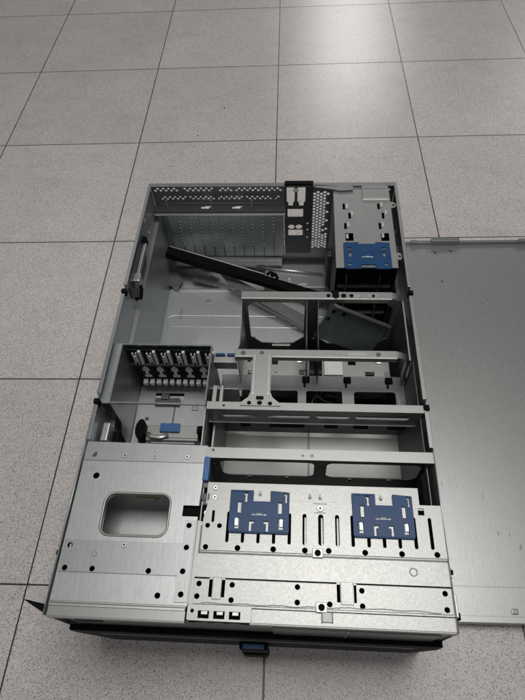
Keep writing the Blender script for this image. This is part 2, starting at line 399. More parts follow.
def latch(parent, x0, x1, y0, y1, z, big=True):
    W = x1 - x0; H = y1 - y0
    def P(a, c): return (x0 + a * W, y0 + c * H)
    if big:
        out = [P(0.03, 0), P(0.97, 0), P(1, 0.05), P(1, 0.97), P(.68, 1), P(.68, .74), P(.39, .74), P(.39, 1), P(0, 1), P(0, .05)]
        hs = [[P(.13, .45), P(.2, .45), P(.2, .72), P(.13, .72)], [P(.81, .45), P(.88, .45), P(.88, .72), P(.81, .72)],
              [P(.1, .1), P(.17, .1), P(.17, .34), P(.1, .34)], [P(.83, .1), P(.9, .1), P(.9, .34), P(.83, .34)],
              [P(.34, .05), P(.38, .05), P(.38, .22), P(.42, .22), P(.42, .28), P(.34, .28)], [P(.62, .05), P(.66, .05), P(.66, .28), P(.58, .28), P(.58, .22), P(.62, .22)],
              [P(.25, .72), P(.29, .72), P(.29, .95), P(.22, .95), P(.22, .9), P(.25, .9)], [P(.93, .72), P(.96, .72), P(.96, .95), P(.9, .95), P(.9, .9), P(.93, .9)]]
    else:
        out = [P(0.03, 0), P(.36, 0), P(.36, .16), P(.66, .16), P(.66, 0), P(.97, 0), P(1, .06), P(1, .97), P(.7, 1), P(.68, .93), P(.32, .93), P(.3, 1), P(0, .97), P(0, .06)]
        hs = [[P(.1, .45), P(.17, .45), P(.17, .62), P(.1, .62)], [P(.83, .45), P(.9, .45), P(.9, .62), P(.83, .62)],
              [P(.08, .72), P(.17, .72), P(.17, .8), P(.08, .8)], [P(.83, .72), P(.92, .72), P(.92, .8), P(.83, .8)],
              [P(.08, .12), P(.15, .12), P(.15, .22), P(.08, .22)], [P(.85, .12), P(.92, .12), P(.92, .22), P(.85, .22)]]
    o = plate('release_latch', M_BLUE, parent, out, hs, 2.4, 'z', z + 2.6, 0.4)
    b = MB()
    cx, cy = P(.5, .42)
    for a, c in ((.26, .5), (.68, .5)) if big else ():
        q = P(a, c); b.box(q[0], q[0] + 4, q[1], q[1] + .5, z + 2.6, z + 2.7, 0)
    b.bm.clear()
    for yy in (.03, .965):
        rb = MB(); q = P(.04, yy); rb.box(q[0], P(.34 if yy > .5 else .96, 0)[0], q[1] - .5, q[1] + .5, z + 2.2, z + 3.2, 0.3); rb.build('moulded_rib', M_BLUE, o)
    b.box(cx - 5, cx + 5, cy - .5, cy + .5, z + 2.6, z + 3.0, 0.1)          # printed double arrow
    for s in (-1, 1): b.prism([(cx + s * 9.5, cy), (cx + s * 5.8, cy + 1.1), (cx + s * 5.8, cy - 1.1)][::s], z + 2.6, z + 2.95)
    b.box(cx - 3.2, cx + 3.2, cy + 1.2, cy + 1.8, z + 2.6, z + 2.95, 0.1)
    b.build('printed_arrow', M_LABEL, o)
    if big:
        for a in (.095, .835):
            b = MB(); q = P(a, .16); b.box(q[0] + .4, q[0] + 4.4, q[1], q[1] + 9, z - .2, z + 2.9, 0.5); b.build('latch_stud', M_BRIGHT, o)
        for a in (.13, .815):
            b = MB(); q = P(a, .46); b.box(q[0] + .2, q[0] + 4.4, q[1], q[1] + 12, z - .2, z + 2.0, 0.3); b.build('latch_spring', M_STEEL, o)
    return o
lt = latch(psu, 346, 420, 507, 565, 217.3, False)

# --- fan cage
def bent(x0, x1, zlow, ya, yb, zt=212.0, t=1.6):
    r = x1 - x0; o = [(x0 + r * math.sin(a), zt - r + r * math.cos(a)) for a in [math.pi / 2 * i / 8 for i in range(9)]] + [(x1, zlow)]
    i_ = [(x0 + (r - t) * math.sin(a), zt - r + (r - t) * math.cos(a)) for a in [math.pi / 2 * i / 8 for i in range(9)]] + [(x1 - t, zlow)]
    b = MB()
    for k in range(9):
        b.prism([o[k], o[k + 1], i_[k + 1], i_[k]], ya, yb, 'y')
    bmesh.ops.remove_doubles(b.bm, verts=b.bm.verts, dist=0.001)
    return b
fc = MB()
fc.box(186, 416, 452.5, 465.5, 210, 212, 0.5); fc.box(186, 416, 451, 452.6, 203, 212, 0.4)
fcage = fc.build('fan_cage', M_STEEL, SV)
def octwin(x0, x1, z0, z1, c=12, d=24): return [(x0 + d, z0), (x1 - d, z0), (x1, z0 + d), (x1, z1 - c), (x1 - c, z1), (x0 + c, z1), (x0, z1 - c), (x0, z0 + d)]
rp = plate('rear_fan_wall', M_STEELD, fcage, rect(187, 4, 432, 209), [octwin(195, 284, 92, 202, 10, 18), octwin(306, 424, 92, 202, 16, 18)] + [rect(235, 80, 262, 87, 1)] + [circ(x, 106, 2) for x in (200, 300, 420)], 1.2, 'y', 452)
b = MB(); b.box(230, 262, 449, 451, 84, 89, 0.4); b.build('finger_tab', M_BRIGHT, rp)
bent(414, 432, 190, 453, 465).build('rounded_corner', M_STEEL, fcage)
b = MB(); b.box(431.4, 432.8, 345, 452, 20, 206, 0.3); b.build('cage_side', M_DARK, fcage)
b = MB(); b.box(431, 433.5, 345, 452, 206, 208, 0.5); b.build('side_rim', M_STEEL, fcage)
for x in (186.5, 287, 304):
    b = MB()
    b.prism([(346, 30), (451, 30), (451, 209), (445, 209), (420, 190), (380, 190), (356, 209), (346, 209)], x, x + 1.2, 'x'); b.build('cage_side', M_STEELD if x < 200 else M_DARK, fcage)
fb = MB(); fb.box(184, 414, 345.5, 357.5, 210, 212, 0.5); fb.box(184, 414, 344.2, 345.7, 203, 212, 0.4); fb = fb.build('front_fan_rail', M_STEEL, fcage)
bent(412, 431, 150, 346, 357).build('rounded_corner', M_STEEL, fb)
for x in (196, 223, 388): 
    b = MB(); b.cyl(x, 351, 212, 212.5, 3.4); b.cyl(x, 351, 212.5, 212.7, 2.0); b.build('rivet', M_DARK, fb)
b = MB()
for x, r in ((320, 3.2), (331, 5.5), (343, 4), (355, 3.4), (388, 2.5)):
    b = MB(); b.cyl(x, 458, 212, 212.5, r); b.build('hole_plug', M_MATTE, fcage)
b = MB(); b.box(324, 336, 462, 468, 209, 213, 1); b.build('rail_clip', M_MATTE, fcage)
b = MB(); b.box(352, 368, 455, 462, 212, 212.4, .1); b.box(380, 395, 456, 461, 212, 212.3, .1); b.build('stamped_mark', M_STEELG, fcage)
b = MB(); b.box(345, 372, 349, 354, 212, 212.35, .1); b.build('stamped_mark', M_STEELG, fb)
# plates below the front rail
for x0, x1, hs in ((184, 209, [circ(197, 392, 3), rect(196, 366, 206, 374)]),
                   (225, 293, [rect(232, 385, 243, 398, 1), rect(277, 367, 290, 376, 1), circ(240, 370, 1.5)]),
                   (313, 418, [rect(354, 386, 366, 398, 1), rect(380, 366, 394, 374, 1), circ(372, 398, 1.4)])):
    pl = plate('front_fan_plate', M_STEEL, fcage, rect(x0, 361.5, x1, 404, 1), hs, 1.2, 'z', 128)
    if x1 - x0 > 30:
        b = MB(); b.box(x1 - 20, x1 - 12, 388, 404, 128, 132, 0.8); b.build('spring_tab', M_BRIGHT, pl)
        b = MB(); b.box(x1 - 8, x1, 362, 372, 128, 131, 0.5); b.build('small_tab', M_STEELD, pl)
b = MB(); b.box(316, 345, 364, 398, 128.2, 134, 1.0); b.build('spacer_block', M_WHITE, fcage)

# --- middle shelf with four windows
sf = plate('divider_shelf', M_STEELD, SV, [(157, 300), (438, 300), (438, 361), (157, 361)],
           [rect(174, 306, 215, 334, 3), rect(231, 306, 275, 334, 3), rect(288, 306, 342, 334, 3), rect(360, 306, 422, 334, 4)], 1.2, 'z', 135)
b = MB(); b.box(157, 438, 299, 300.2, 60, 134.8, 0.3); b.build('shelf_front', M_DARK, sf)
for x in (282, 345, 408):
    b = MB(); b.box(x, x + 11, 348, 357, 135.2, 140, 0.6); b.box(x + 2, x + 5, 340, 348, 135.2, 137, .4); b.build('black_clip', M_MATTE, sf)
b = MB(); b.box(175, 435, 320, 440, 8, 10, 0.3)  # dark board added to stand for the shade in the void below the shelf
void_bd = b.build('void_shade_board', M_BOARD, SV)
for x0, x1 in ((178, 216), (236, 270), (290, 340), (362, 420)):
    b = MB(); b.box(x0, x1, 352, 362, 10, 64, 1.0); b.build('connector', M_BLACK, void_bd)
    b = MB(); b.box(x0, x1 - 6, 338, 340, 70, 72, .4); b.build('strut', M_STEELD, void_bd)
for (x, y, dz) in ((300, 330, 0), (310, 345, 4), (322, 350, 2)):
    b = MB(); b.tube([(x, y - 12, 40), (x - 6, y + 4, 80 + dz), (x + 3, y + 10, 110), (x + 20, y + 14, 84), (x + 60, y + 12, 70)], 1.3, 6); b.build('thin_cable', M_BLACK if dz else M_WHITE, void_bd, True)

# --- cross bars
c1 = plate('cross_bar', M_STEEL, SV, rect(153, 257.5, 442, 269), [circ(176, 263, 1.6)], 1.4, 'z', 216.5)
f1 = plate('bar_face', M_STEELD, c1, [(154, 180), (440, 180), (440, 214.8), (154, 214.8)], [rect(172, 194, 222, 203, 4), rect(232, 194, 292, 203, 4), rect(300, 194, 345, 203, 4), rect(352, 194, 424, 204, 4.4)], 1.4, 'y', 257.6)
b = MB(); b.box(152, 442, 256, 268, 178, 180, 0.4); b.build('bottom_fold', M_STEELD, f1)
for x0, x1 in ((196, 210), (236, 285), (312, 330), (352, 372), (398, 422)):
    b = MB(); b.box(x0, x1, 254, 262, 172, 178, 0.8); b.build('lower_tab', M_MATTE, f1)
tp = plate('centre_post', M_STEEL, c1, [(198, 263), (252, 263), (250, 268), (241, 276), (238, 284), (238, 345), (211, 345), (211, 284), (208, 276), (199, 268)], [circ(210, 267, 2.9), circ(224, 267.5, 3.4), circ(238, 266.5, 2.9)], 1.4, 'z', 218.2)
for x in (213, 233.5):
    b = MB(); b.box(x, x + 2.5, 280, 344, 218, 219.6, 0.8); b.build('stiffening_rib', M_BRIGHT, tp)
for x in (210, 224, 238):
    b = MB(); b.cyl(x, 267, 215, 216.9, 2.8 if x != 224 else 3.3, 12); b.build('rivet', M_MATTE, tp)  # black disc under each hole of the post
b = MB(); b.box(219, 229, 272, 277, 218.2, 219.4, .4); b.build('small_nut', M_BLACK, tp)
c2 = plate('cross_bar', M_STEEL, SV, rect(160, 188.5, 444, 203), [circ(168, 199, 1.8), circ(282, 194, 1.6), circ(293.5, 194, 2.2)], 1.4, 'z', 216.5)
f2 = plate('window_frame', M_DARK, c2, [(160, 120), (442, 120), (442, 214.8), (160, 214.8)],
           [rect(176, 158, 297, 207, 9, 5), rect(313, 158, 431, 207, 9, 5), circ(168, 196, 2), circ(168, 176, 2), circ(305, 202, 1.6)], 1.4, 'y', 188.6)
for x in (212, 262, 345, 396):
    b = MB(); b.prism(circ(x, 160, 3.6, 14), 184.8, 187, 'y'); b.build('rivet', M_STEEL, f2)
    b = MB(); b.prism(circ(x, 160, 2.0, 12), 184.3, 184.8, 'y'); b.build('rivet_core', M_MATTE, f2)

# --- right drive bay tray
tr = MB(); tr.box(150, 441, 120, 345, 46, 48, 0.3); tr = tr.build('drive_bay_tray', M_STEEL, SV)
b = MB(); b.box(293, 295, 120, 345, 48, 53, 0.5); b.build('centre_divider', M_STEELD, tr)
b = MB(); b.box(149, 150.6, 200, 345, 48, 205, 0.3); b.build('tray_side', M_STEELG, tr)
b = MB(); b.box(157, 160, 204, 320, 48, 170, 0.5); b.build('guide_strip', M_STEEL, tr)
b = MB(); b.box(436, 437.6, 130, 345, 48, 205, 0.3); b.build('tray_side', M_DARK, tr)
b = MB(); b.box(428, 436, 140, 180, 120, 205, 2); b.box(420, 436, 150, 165, 150, 175, 2); b.build('corner_block', M_BLACK, tr)

# --- left drive cage
zt = 215
b = MB()
for (x0, x1, y0, y1) in ((17, 151, 360.5, 362.5), (17, 151, 264, 266.5), (17, 19, 266.5, 360.5), (149, 151, 266.5, 360.5)): b.box(x0, x1, y0, y1, zt - 3, zt, 0.4)
dc = b.build('drive_cage', M_STEELD, SV)
hs = [rect(24 + 25 * k, 168, 44 + 25 * k, 196, 1) for k in range(5)]
bw = plate('cage_back', M_DARK, dc, rect(18, 60, 150, 212), [], 1.2, 'y', 361)
plate('cage_side', M_STEELD, dc, [(266, 212), (266, 150), (215, 100), (210, 60), (361, 60), (361, 212)], [circ(300, 196, 2), circ(330, 150, 2), circ(285, 170, 2)], 1.2, 'x', 18)
plate('cage_side', M_STEELD, dc, [(266, 212), (266, 150), (240, 130), (235, 60), (361, 60), (361, 212)], [circ(300, 196, 2)], 1.2, 'x', 150)
board = MB(); board.box(22, 148, 357, 359.8, 110, 206, 0.2); board = board.build('backplane', M_BOARD, dc)
b = MB(); b.box(20, 148, 355, 357, 165, 171, 0.6); b.build('cross_strip', M_DARK, board)
for k in range(6):
    x = 33 + k * 22
    b = MB()
    for xx in (0, 5.2): b.box(x - 4 + xx, x - 2.4 + xx, 354, 357, 172, 200, 0.2)
    b.box(x + 6, x + 10, 353, 357, 173, 206, 0.3)
    b.build('contact_slot', M_WHITE, board)
    b = MB()
    for zz in (178, 184, 190): b.box(x - 2, x + 1, 354, 357, zz, zz + 2.4, 0.2)
    b.build('contact_bar', M_WHITE, board)
for k in range(5):
    x = 40 + k * 22.5
    b = MB(); b.box(x - 5.5, x + 5.5, 355.6, 357, 150, 154, 0.3); b.box(x - 2.4, x + 2.4, 355.4, 357, 137, 150, 0.3); b.box(x - 5.5, x + 5.5, 355.6, 357, 132, 137, 0.3)
    b.prism([(x - 5, 156.5), (x + 5, 156.5), (x, 163)], 355.6, 357, 'y'); b.build('white_connector', M_WHITE, board)
    b = MB(); b.box(x + 7.5, x + 15, 356.4, 357.4, 130, 158, 0.2); b.build('black_connector', M_BLACK, board)
b = MB()
for k in range(11): b.box(30 + k * 10.6, 37 + k * 10.6, 349, 357, 116, 124, 0.6)
b.build('connector_teeth', M_WHITE, board)
fl = plate('cage_floor', M_STEELG, dc, rect(19.4, 205, 149, 360), [rect(45, 335, 92, 347, 2), rect(112, 318, 120, 328, 1), circ(38, 300, 3), rect(30, 258, 42, 286, 5)], 1.2, 'z', 96)
b = MB(); b.box(48, 88, 322, 334, 96, 104, 1); b.box(58, 70, 330, 340, 96, 108, 1); b.build('black_bracket', M_DARK, fl)
b = MB(); b.box(108, 118, 316, 326, 96, 99, 1); b.build('square_nut', M_STEEL, fl)
b = MB(); b.box(79, 81, 215, 330, 96, 97.2, 0.3); b.build('fold_line', M_DARK, fl)
# bracket with the blue tab in front of the cage
b = MB(); b.box(50, 128, 252, 256, 97, 124, 1); b.box(50, 128, 256, 276, 121, 124, 0.8); wb = b.build('drive_bracket', M_STEEL, dc)
b = MB(); b.box(70, 100, 264, 278, 124.2, 128, 1); b.build('blue_tab', M_BLUEL, wb)
b = MB(); b.tube([(52, 262, 126), (58, 256, 127), (72, 255, 127), (84, 259, 127)], 3.5, 8, flat=.5); b.build('lever', M_BRIGHT, wb, True)
b = MB(); b.box(56, 124, 249, 252, 101, 119, 2.0); b.build('front_plate', M_STEELG, wb)
b = MB(); b.prism(circ(38, 272, 8, 14, 16), 96.1, 120); b.build('black_bushing', M_BLACK, wb); b = MB(); b.box(126, 140, 262, 274, 96, 130, 2); b.build('black_block', M_BLACK, wb)
# small bits between the cages
b = MB(); b.box(152, 186, 344, 353, 196, 198, 0.4); b.box(152, 186, 343, 344.4, 180, 198, 0.3); sm = b.build('bridge_strip', M_STEEL, fcage)
b = MB(); b.box(154, 168, 354, 358, 194, 200, 0.8); b.box(171, 184, 354, 358, 194, 200, 0.8); b.build('blue_connector', M_BLUE, sm)
b = MB(); b.box(152, 192, 300, 302, 60, 196, .4); b.build('spacer_plate', M_STEELD, fcage)
b = MB(); b.box(157, 163, 270, 300, 190, 206, .8); b.box(167, 172, 270, 300, 190, 206, .8); b.build('spring_finger', M_STEEL, c1)

# --- top plate over the left front bay
LH = [(12, 76), (12, 51), (44, 51), (109, 51), (149, 103), (149, 78), (148, 52), (149, 28)]
lp = plate('left_top_plate', M_STEELG, SV, [(3, 12), (155, 12), (158, 20), (158, 114), (139, 114), (139, 127), (158, 127), (161, 205), (3, 207)],
           [rect(42, 89, 123, 140, 12, 6), circ(24, 161, 4), circ(123, 26, 3.2)] + [circ(x, y, 3.5) for x, y in LH], 1.5, 'z', 215.6)
b = MB(); b.tube([(x, y, 215.4) for x, y in rect(42, 89, 123, 140, 12, 6)], 1.6, 8, True, 0.8); b.build('window_bead', M_STEEL, lp, True)
b = plate('window_skirt', M_STEEL, lp, rect(41, 88, 124, 141, 12, 6), [rect(42.5, 89.5, 122.5, 139.5, 11.5, 6)], 9, 'z', 215.3)
plate('rear_strip', M_STEELM, lp, [(4, 181), (159.5, 181), (160.5, 204.5), (4, 206.5)], [circ(16, 188, 2.6), circ(56, 188, 1.8), circ(95, 188, 1.8), circ(136, 188, 1.8)], 1.0, 'z', 216.7)
for x in (56, 95, 136): screw(x, 188, 216.7, lp, 3.4)
b = MB(); b.cyl(16, 188, 213, 217.4, 2.2, 12); b.cyl(18, 190, 217.4, 219, 1.4, 8); b.build('bent_pin', M_DARK, lp)
plate('stepped_plate', M_STEELM, lp, [(5, 47), (142, 47), (142, 20), (157, 20), (157, 109), (144, 109), (144, 82), (5, 82)],
      [circ(x, y, 3.1) for x, y in LH], 1.2, 'z', 216.9)
screw(76, 78, 216.9, lp, 3.4)
b = MB(); b.cyl(43, 67, 216.9, 217.3, 3.4, 16, 3.0); b.build('dimple', M_STEEL, lp)
b = MB(); b.box(4, 156, 14.5, 17.0, 215.6, 217.2, 0.7); b.build('crease', M_STEEL, lp)
b = MB(); b.box(3, 156, 1.5, 12, 213.6, 215.0, 0.5); b.box(3, 156, 0.2, 1.6, 206, 215.0, 0.5); b.build('front_lip', M_STEEL, lp)
plate('left_shade_sheet', M_MATTE, lp, rect(1.6, 14, 156, 176), [rect(41, 88, 124, 141, 12, 6)], 1.0, 'z', 206)  # black sheet added so the plate holes look dark
b = MB(); b.box(138, 160, 112, 129, 207, 209, .4); b.build('notch_backing', M_MATTE, lp)  # black sheet below the notch in the plate
b = MB(); b.box(10, 150, 60, 200, 150, 152, .4); b.box(10, 12, 60, 200, 152, 213, .3); fb_ = b.build('bay_floor', M_STEELG, lp)
b = MB(); b.prism([(74, 141.5), (104, 141.5), (99, 137.5), (79, 137.5)], 196, 200); b.build('yellow_tab', plain('pale_yellow_plastic', (0.26, 0.25, 0.16), 0.5), lp)

# --- top plates over the right front bay
RH = [(168, 40), (167, 27), (205, 40), (205, 24.5), (277, 40.5), (277, 25), (312, 24.5), (347, 39.5), (347, 24), (436, 40), (436, 24)]
r1 = plate('right_top_plate', M_STEEL, SV, [(158, 17.5), (444, 17.5), (444, 136), (420, 136), (420, 157), (166, 157), (166, 130), (446 - 6, 130), (440, 76), (167, 76), (167, 108), (158.5, 110)],
           [circ(176, 150, 2.6), circ(176, 138, 2.6), circ(249, 143, 2.6, 10), circ(291, 141, 2.2, 10), circ(303, 140.5, 2.2, 10), circ(375, 142, 2.2, 10), circ(231, 143, 2.2, 10)] +
           [circ(x, y, 3.3) for x, y in RH] + [rect(179, 26.5, 183.4, 44), rect(193, 26.5, 197.4, 44), rect(319.6, 26.5, 324, 44), rect(338, 26.5, 341.4, 44)], 1.4, 'z', 215.4)
sl = [rect(x - w / 2, 85.5, x + w / 2, 121, w / 2 - .05, 4) for x, w in ((195, 3.6), (213, 3.6), (231, 3.6), (249, 3.6), (267, 3.6), (284.5, 4.4), (303.5, 6), (322.5, 4.6), (340, 3.8), (358, 3.8), (375.5, 3.8), (393, 3.8), (411, 3.8), (429, 3.8))]
r2 = plate('slotted_plate', M_STEEL, r1, [(165, 76), (444, 76), (444, 136), (168, 136), (168, 128), (165, 112)],
           sl + [circ(168 + 3, 79.5, 3.0), circ(208, 79.5, 3.2), circ(249, 79.5, 3.2), circ(285, 79.5, 3.2), circ(312, 80, 3.2), circ(353, 79.5, 3.2), circ(394, 79.5, 3.2), circ(433, 80, 3.2),
                 circ(171, 104, 2.8), circ(185, 104, 2.8), rect(175, 108, 178, 122, 1.4), rect(417, 124, 424, 132), ], 1.2, 'z', 216.9)
b = MB(); b.box(286, 288, 75.4, 75.9, 215.6, 216.6, .1); b.build('weld', M_DARK, r2)
for y in (76.0,):
    b = MB(); b.box(163, 444, 72.6, 74.6, 215.35, 215.9, 0.2); b.build('gap_shade_strip', M_DARK, r1)  # dark strip drawn for the shade in the plate gap
b = MB(); b.box(163, 165, 74, 104, 215.35, 215.9, 0.2); b.build('gap_shade_strip', M_DARK, r1)  # gap shade drawn the same way down the left border
r4 = plate('front_strip_plate', M_STEEL, r1, rect(163, 19.5, 443, 45, 1.5),
           [circ(x, y, 2.9) for x, y in RH] + [
            rect(179.5, 27, 183, 46.5), rect(193.5, 27, 197, 46.5), rect(320, 27, 323.5, 46.5), rect(338.5, 27, 341, 46.5)], 1.2, 'z', 216.9)
b = MB(); b.box(162, 444, 45.6, 47.2, 215.35, 215.9, 0.2); b.build('gap_shade_strip', M_MATTE, r1)  # shade of this gap laid on as a black strip
for x0, x1 in ((183.5, 193.2), (324, 338)):
    b = MB(); b.box(x0, x1, 24.5, 47.5, 216.0, 218.0, 0.5); b.build('bridge_tab', M_STEEL, r4)
b = MB()
random.seed(3)
b.tube([(172 + 2.2 * i, 20.6 + .5 * math.sin(i * .37) + random.uniform(-.25, .25) + (1.1 if i > 55 else 0) * math.sin((i - 55) * .05), 217.0) for i in range(118)], 0.55, 6, flat=.5)
b.build('adhesive_residue', plain('yellowed_glue', (0.34, 0.33, 0.30), 0.6), r4)
b = MB(); b.box(159, 441, 19, 132, 203, 205, .3); b.build('right_shade_sheet', M_MATTE, r1)  # black sheet added under the slots and holes to darken them
# little fixing squares with screws
for (x, y, mt) in ((299.5, 77, M_STEELG), (303, 21, M_STEELG)):
    b = MB(); b.box(x - 6, x + 6, y - 5, y + 5, 216.8, 218.4, 0.6); q = b.build('fixing_clip', mt, r1)
    b = MB(); b.cyl(x, y, 218.4, 219.2, 3.6, 14); b.build('dark_screw', M_MATTE, q)
b = MB(); b.box(304, 314, 7, 16, 215.6, 217.6, 0.5); b.build('small_label', M_WHITE, r1)
b = MB()
for a in (303, 314): b.box(a, a + 1.2, 6.5, 16.5, 215.6, 218.0, .2)
b.build('clip_rail', M_DARK, r1)
screw(176, 150, 215.4, r1, 3.3); screw(176, 138, 215.4, r1, 3.3); screw(168, 119, 215.4, r1, 3.4); screw(303, 128, 216.9, r2, 4)
for (x0, x1, y) in ((295, 311, 133.3), (296, 309, 122.6)):
    b = MB(); b.box(x0, x1, y, y + .7, 216.9, 217.3, .1); b.build('etched_line', M_DARK, r2)
b = MB(); b.tube([(x, y, 215.5) for x, y in circ(405, 61, 4, 20)], 0.6, 6, True); b.build('dimple', M_STEELD, r1, True)
# front lip
b = MB(); b.box(226, 446, 3, 17, 213.4, 214.8, 0.5); b.box(226, 446, 1.6, 3.1, 200, 214.8, 0.5); b.build('front_lip', M_STEEL, r1)
fr = plate('port_window_strip', M_STEEL, r1, rect(158, 3, 228, 19, 2), [rect(170, 5.5, 182, 13), rect(187, 5.5, 199, 13), rect(204, 5.5, 216, 13), circ(163.5, 12.5, 1.9)], 1.4, 'z', 216.6)
b = MB(); b.box(159, 227, 3.4, 18, 204, 206, 0.3); b.build('port_recess', M_MATTE, fr)
for x in (176, 193, 210):
    b = MB(); b.box(x - 3, x + 4, 9.5, 13.5, 211, 215, 0.4); b.build('port_tongue', M_STEELG, fr)
b = MB(); b.box(443.5, 447.5, 17, 40, 212, 217.5, .6); b.box(443.8, 447, 56, 60, 206, 216, .6); b.box(443.8, 446.4, 66, 140, 212, 217, .4); b.build('side_hook', M_STEELG, r1)
b = MB(); b.box(447, 449.5, 15, 22, 204, 216, .6); b.box(444.5, 448, 60, 65, 206, 217, .6); b.build('rubber_stop', M_MATTE, r1)
latch(r1, 195.5, 266.5, 96, 147, 216.9)
latch(r1, 340.5, 411, 95.5, 147, 216.9)
for x, y in ((291, 141), (303, 140.5), (375, 142), (231, 143)):
    b = MB(); b.box(x - 1, x + 1, y - 1, y + 4, 214.5, 218.5, 0.5); b.build('hook', M_STEELD, r1)
random.seed(11)
for par, z, xs, y in ((r2, 216.9, (266, 280), 131), (r2, 216.9, (318, 334), 131), (r2, 216.9, (414, 426), 133.4), (lp, 215.6, (70, 92), 166), (lp, 215.6, (76, 86), 158)):
    b = MB(); x = xs[0]                              # worn etched characters
    while x < xs[1]:
        w_ = random.uniform(.8, 1.7); b.box(x, x + w_, y, y + random.uniform(.5, 1.9), z, z + .06, 0); x += w_ + .8
    b.build('worn_marking', M_STEELM, par)
for x in (285.5, 305, 323.5):
    b = MB(); b.box(x - 1.2, x + 1.6, 87, 120, 206, 209, .6); b.build('inner_rib', M_STEELG, r1)
# hand-turned blue grip at the corner of bar and plate
b = MB(); b.box(158.5, 166, 158, 189, 206, 218.6, 1.2); b.build('blue_grip', M_BLUEL, r1)
b = MB(); b.box(158, 172, 150, 158, 190, 214, 2); b.build('grip_hinge', M_DARK, r1)
for x in (160, 163.5, 167.5):
    b = MB(); b.box(x, x + 2, 134, 142, 214, 217.8, 0.4); b.build('spring_tooth', M_DARK, r1)
# dark inner panels below the front plates
b = MB(); b.box(160, 161.5, 20, 190, 50, 213, .3); b.build('bay_partition', M_STEELD, SV)

# --- front face
b = MB(); b.box(20, 440, 2, 4, 5, 205, 0.5); ff = b.build('front_panel', M_DARK, SV)
b = MB(); b.box(250, 430, 0, 2, 152, 203, 0.6); b.box(330, 333, -1, 0.5, 152, 203, 0.4); b.build('smoky_window', M_SMOKE, ff)
b = MB(); b.prism([(8, 150), (443, 150), (443, 120), (418, 66), (40, 60), (8, 130)], -5, 1.5, 'y'); bz = b.build('bezel', M_BLACK, ff)
b = MB(); b.prism([(40, 132), (415, 132), (412, 126), (43, 126)], -5.6, -4.9, 'y'); b.build('bezel_ridge', M_SMOKE, bz)
b = MB(); b.box(207, 242, -13, -4.9, 22, 104, 2.5); b.box(209, 240, -15, -12, 24, 60, 1); bt = b.build('bezel_latch', M_BLACK, bz)
b = MB(); b.box(211, 238, -12, -6, 103.8, 106, 1.0); b.build('latch_cap', M_BLUE, bt)
b = MB(); b.prism([(-31, 18), (0, 13), (0, 4), (-6, 6)], 207, 209); b.box(-1.4, 0, 3, 30, 180, 209, .3); b.build('rack_ear', M_BLACK, ff)
b = MB(); b.box(30, 60, 0, 3, 190, 204, .6); b.cyl(50, 1.5, 204, 206, 2, 10); b.build('hinge_block', M_BLACK, ff)
b = MB(); b.box(-3.5, -1, 30, 62, 190, 212, .6); b.box(-3, -0.8, 75, 200, 205, 214, .4); b.build('outer_rail', M_STEELG, lw)
b = MB(); b.box(-5, -0.8, 66, 72, 200, 210, .8); b.build('rubber_stop', M_MATTE, lw)

# ================================================================== loose pieces lying in the case
def world(x, y, z):
    c, s = math.cos(ROT), math.sin(ROT)
    return (ORG[0] + (x * c - y * s) * MM, ORG[1] + (x * s + y * c) * MM, z * MM)
def loose(name, label, cat, A, B):
    """an Empty at A whose +X runs along to B; children modelled along X in mm"""
    a, b_ = Vector(world(*A)), Vector(world(*B)); d = b_ - a
    t = thing(name, label, cat, a)
    xax = d.normalized(); yax = Vector((0, 0, 1)).cross(xax).normalized(); zax = xax.cross(yax)
    t.rotation_euler = Matrix((xax, yax, zax)).transposed().to_euler()
    return t, d.length / MM
# long black channel
t, Ln = loose('cable_arm', 'long black metal channel lying diagonally across the bare rear floor of the case', 'rail', (12, 678, 84), (362, 596, 26))
b = MB(); b.box(0, Ln, -8, 8, -2, 0, .4); b.box(0, Ln, 7, 9, -12, 0, .4); b.box(0, Ln, -9, -7, -14, 0, .4); b.box(0, 12, -8, 8, 0, 1.5, .4); ch = b.build('channel', M_BLACK, t)
b = MB(); b.box(2, Ln * .55, 9, 11, -6, 3, .5); b.build('edge_strip', M_STEELG, t)
b = MB(); b.tube([(205, 10, 2), (210, 16, 5), (222, 14, 5), (228, 8, 2)], 3.5, 8); b.cyl(216, 12, 2, 9, 4, 10); b.build('hinge_knuckle', M_BLACK, t)
# grey tapered plate under it
t, Ln = loose('loose_side_plate', 'dull grey tapered steel plate wedged beneath the diagonal black channel', 'metal plate', (40, 684, 46), (318, 530, 14))
b = MB(); b.prism([(70, 18), (110, 0), (Ln, -9), (Ln, 18), (80, 22)], -1.4, 0); b.build('plate_body', M_TINT, t)
b = MB(); b.prism([(112, -9), (Ln, -12), (Ln, -9.1), (112, -6.1)], -6, 0.8); b.build('folded_edge', M_TINT, t)
# thin silver rod
t, Ln = loose('steel_rod', 'thin silver steel rod resting near the rear wall behind the black channel', 'rod', (180, 690, 24), (324, 670, 24))
b = MB(); b.tube([(0, 0, 0), (Ln, 0, 0)], 2.2, 10); b.build('rod_shaft', M_BRIGHT, t, True)
b = MB(); b.box(8, 24, -5, 5, -3, 4, 1); b.cyl(16, -4, 0, 5, 3, 10); b.build('clamp', M_DARK, t)
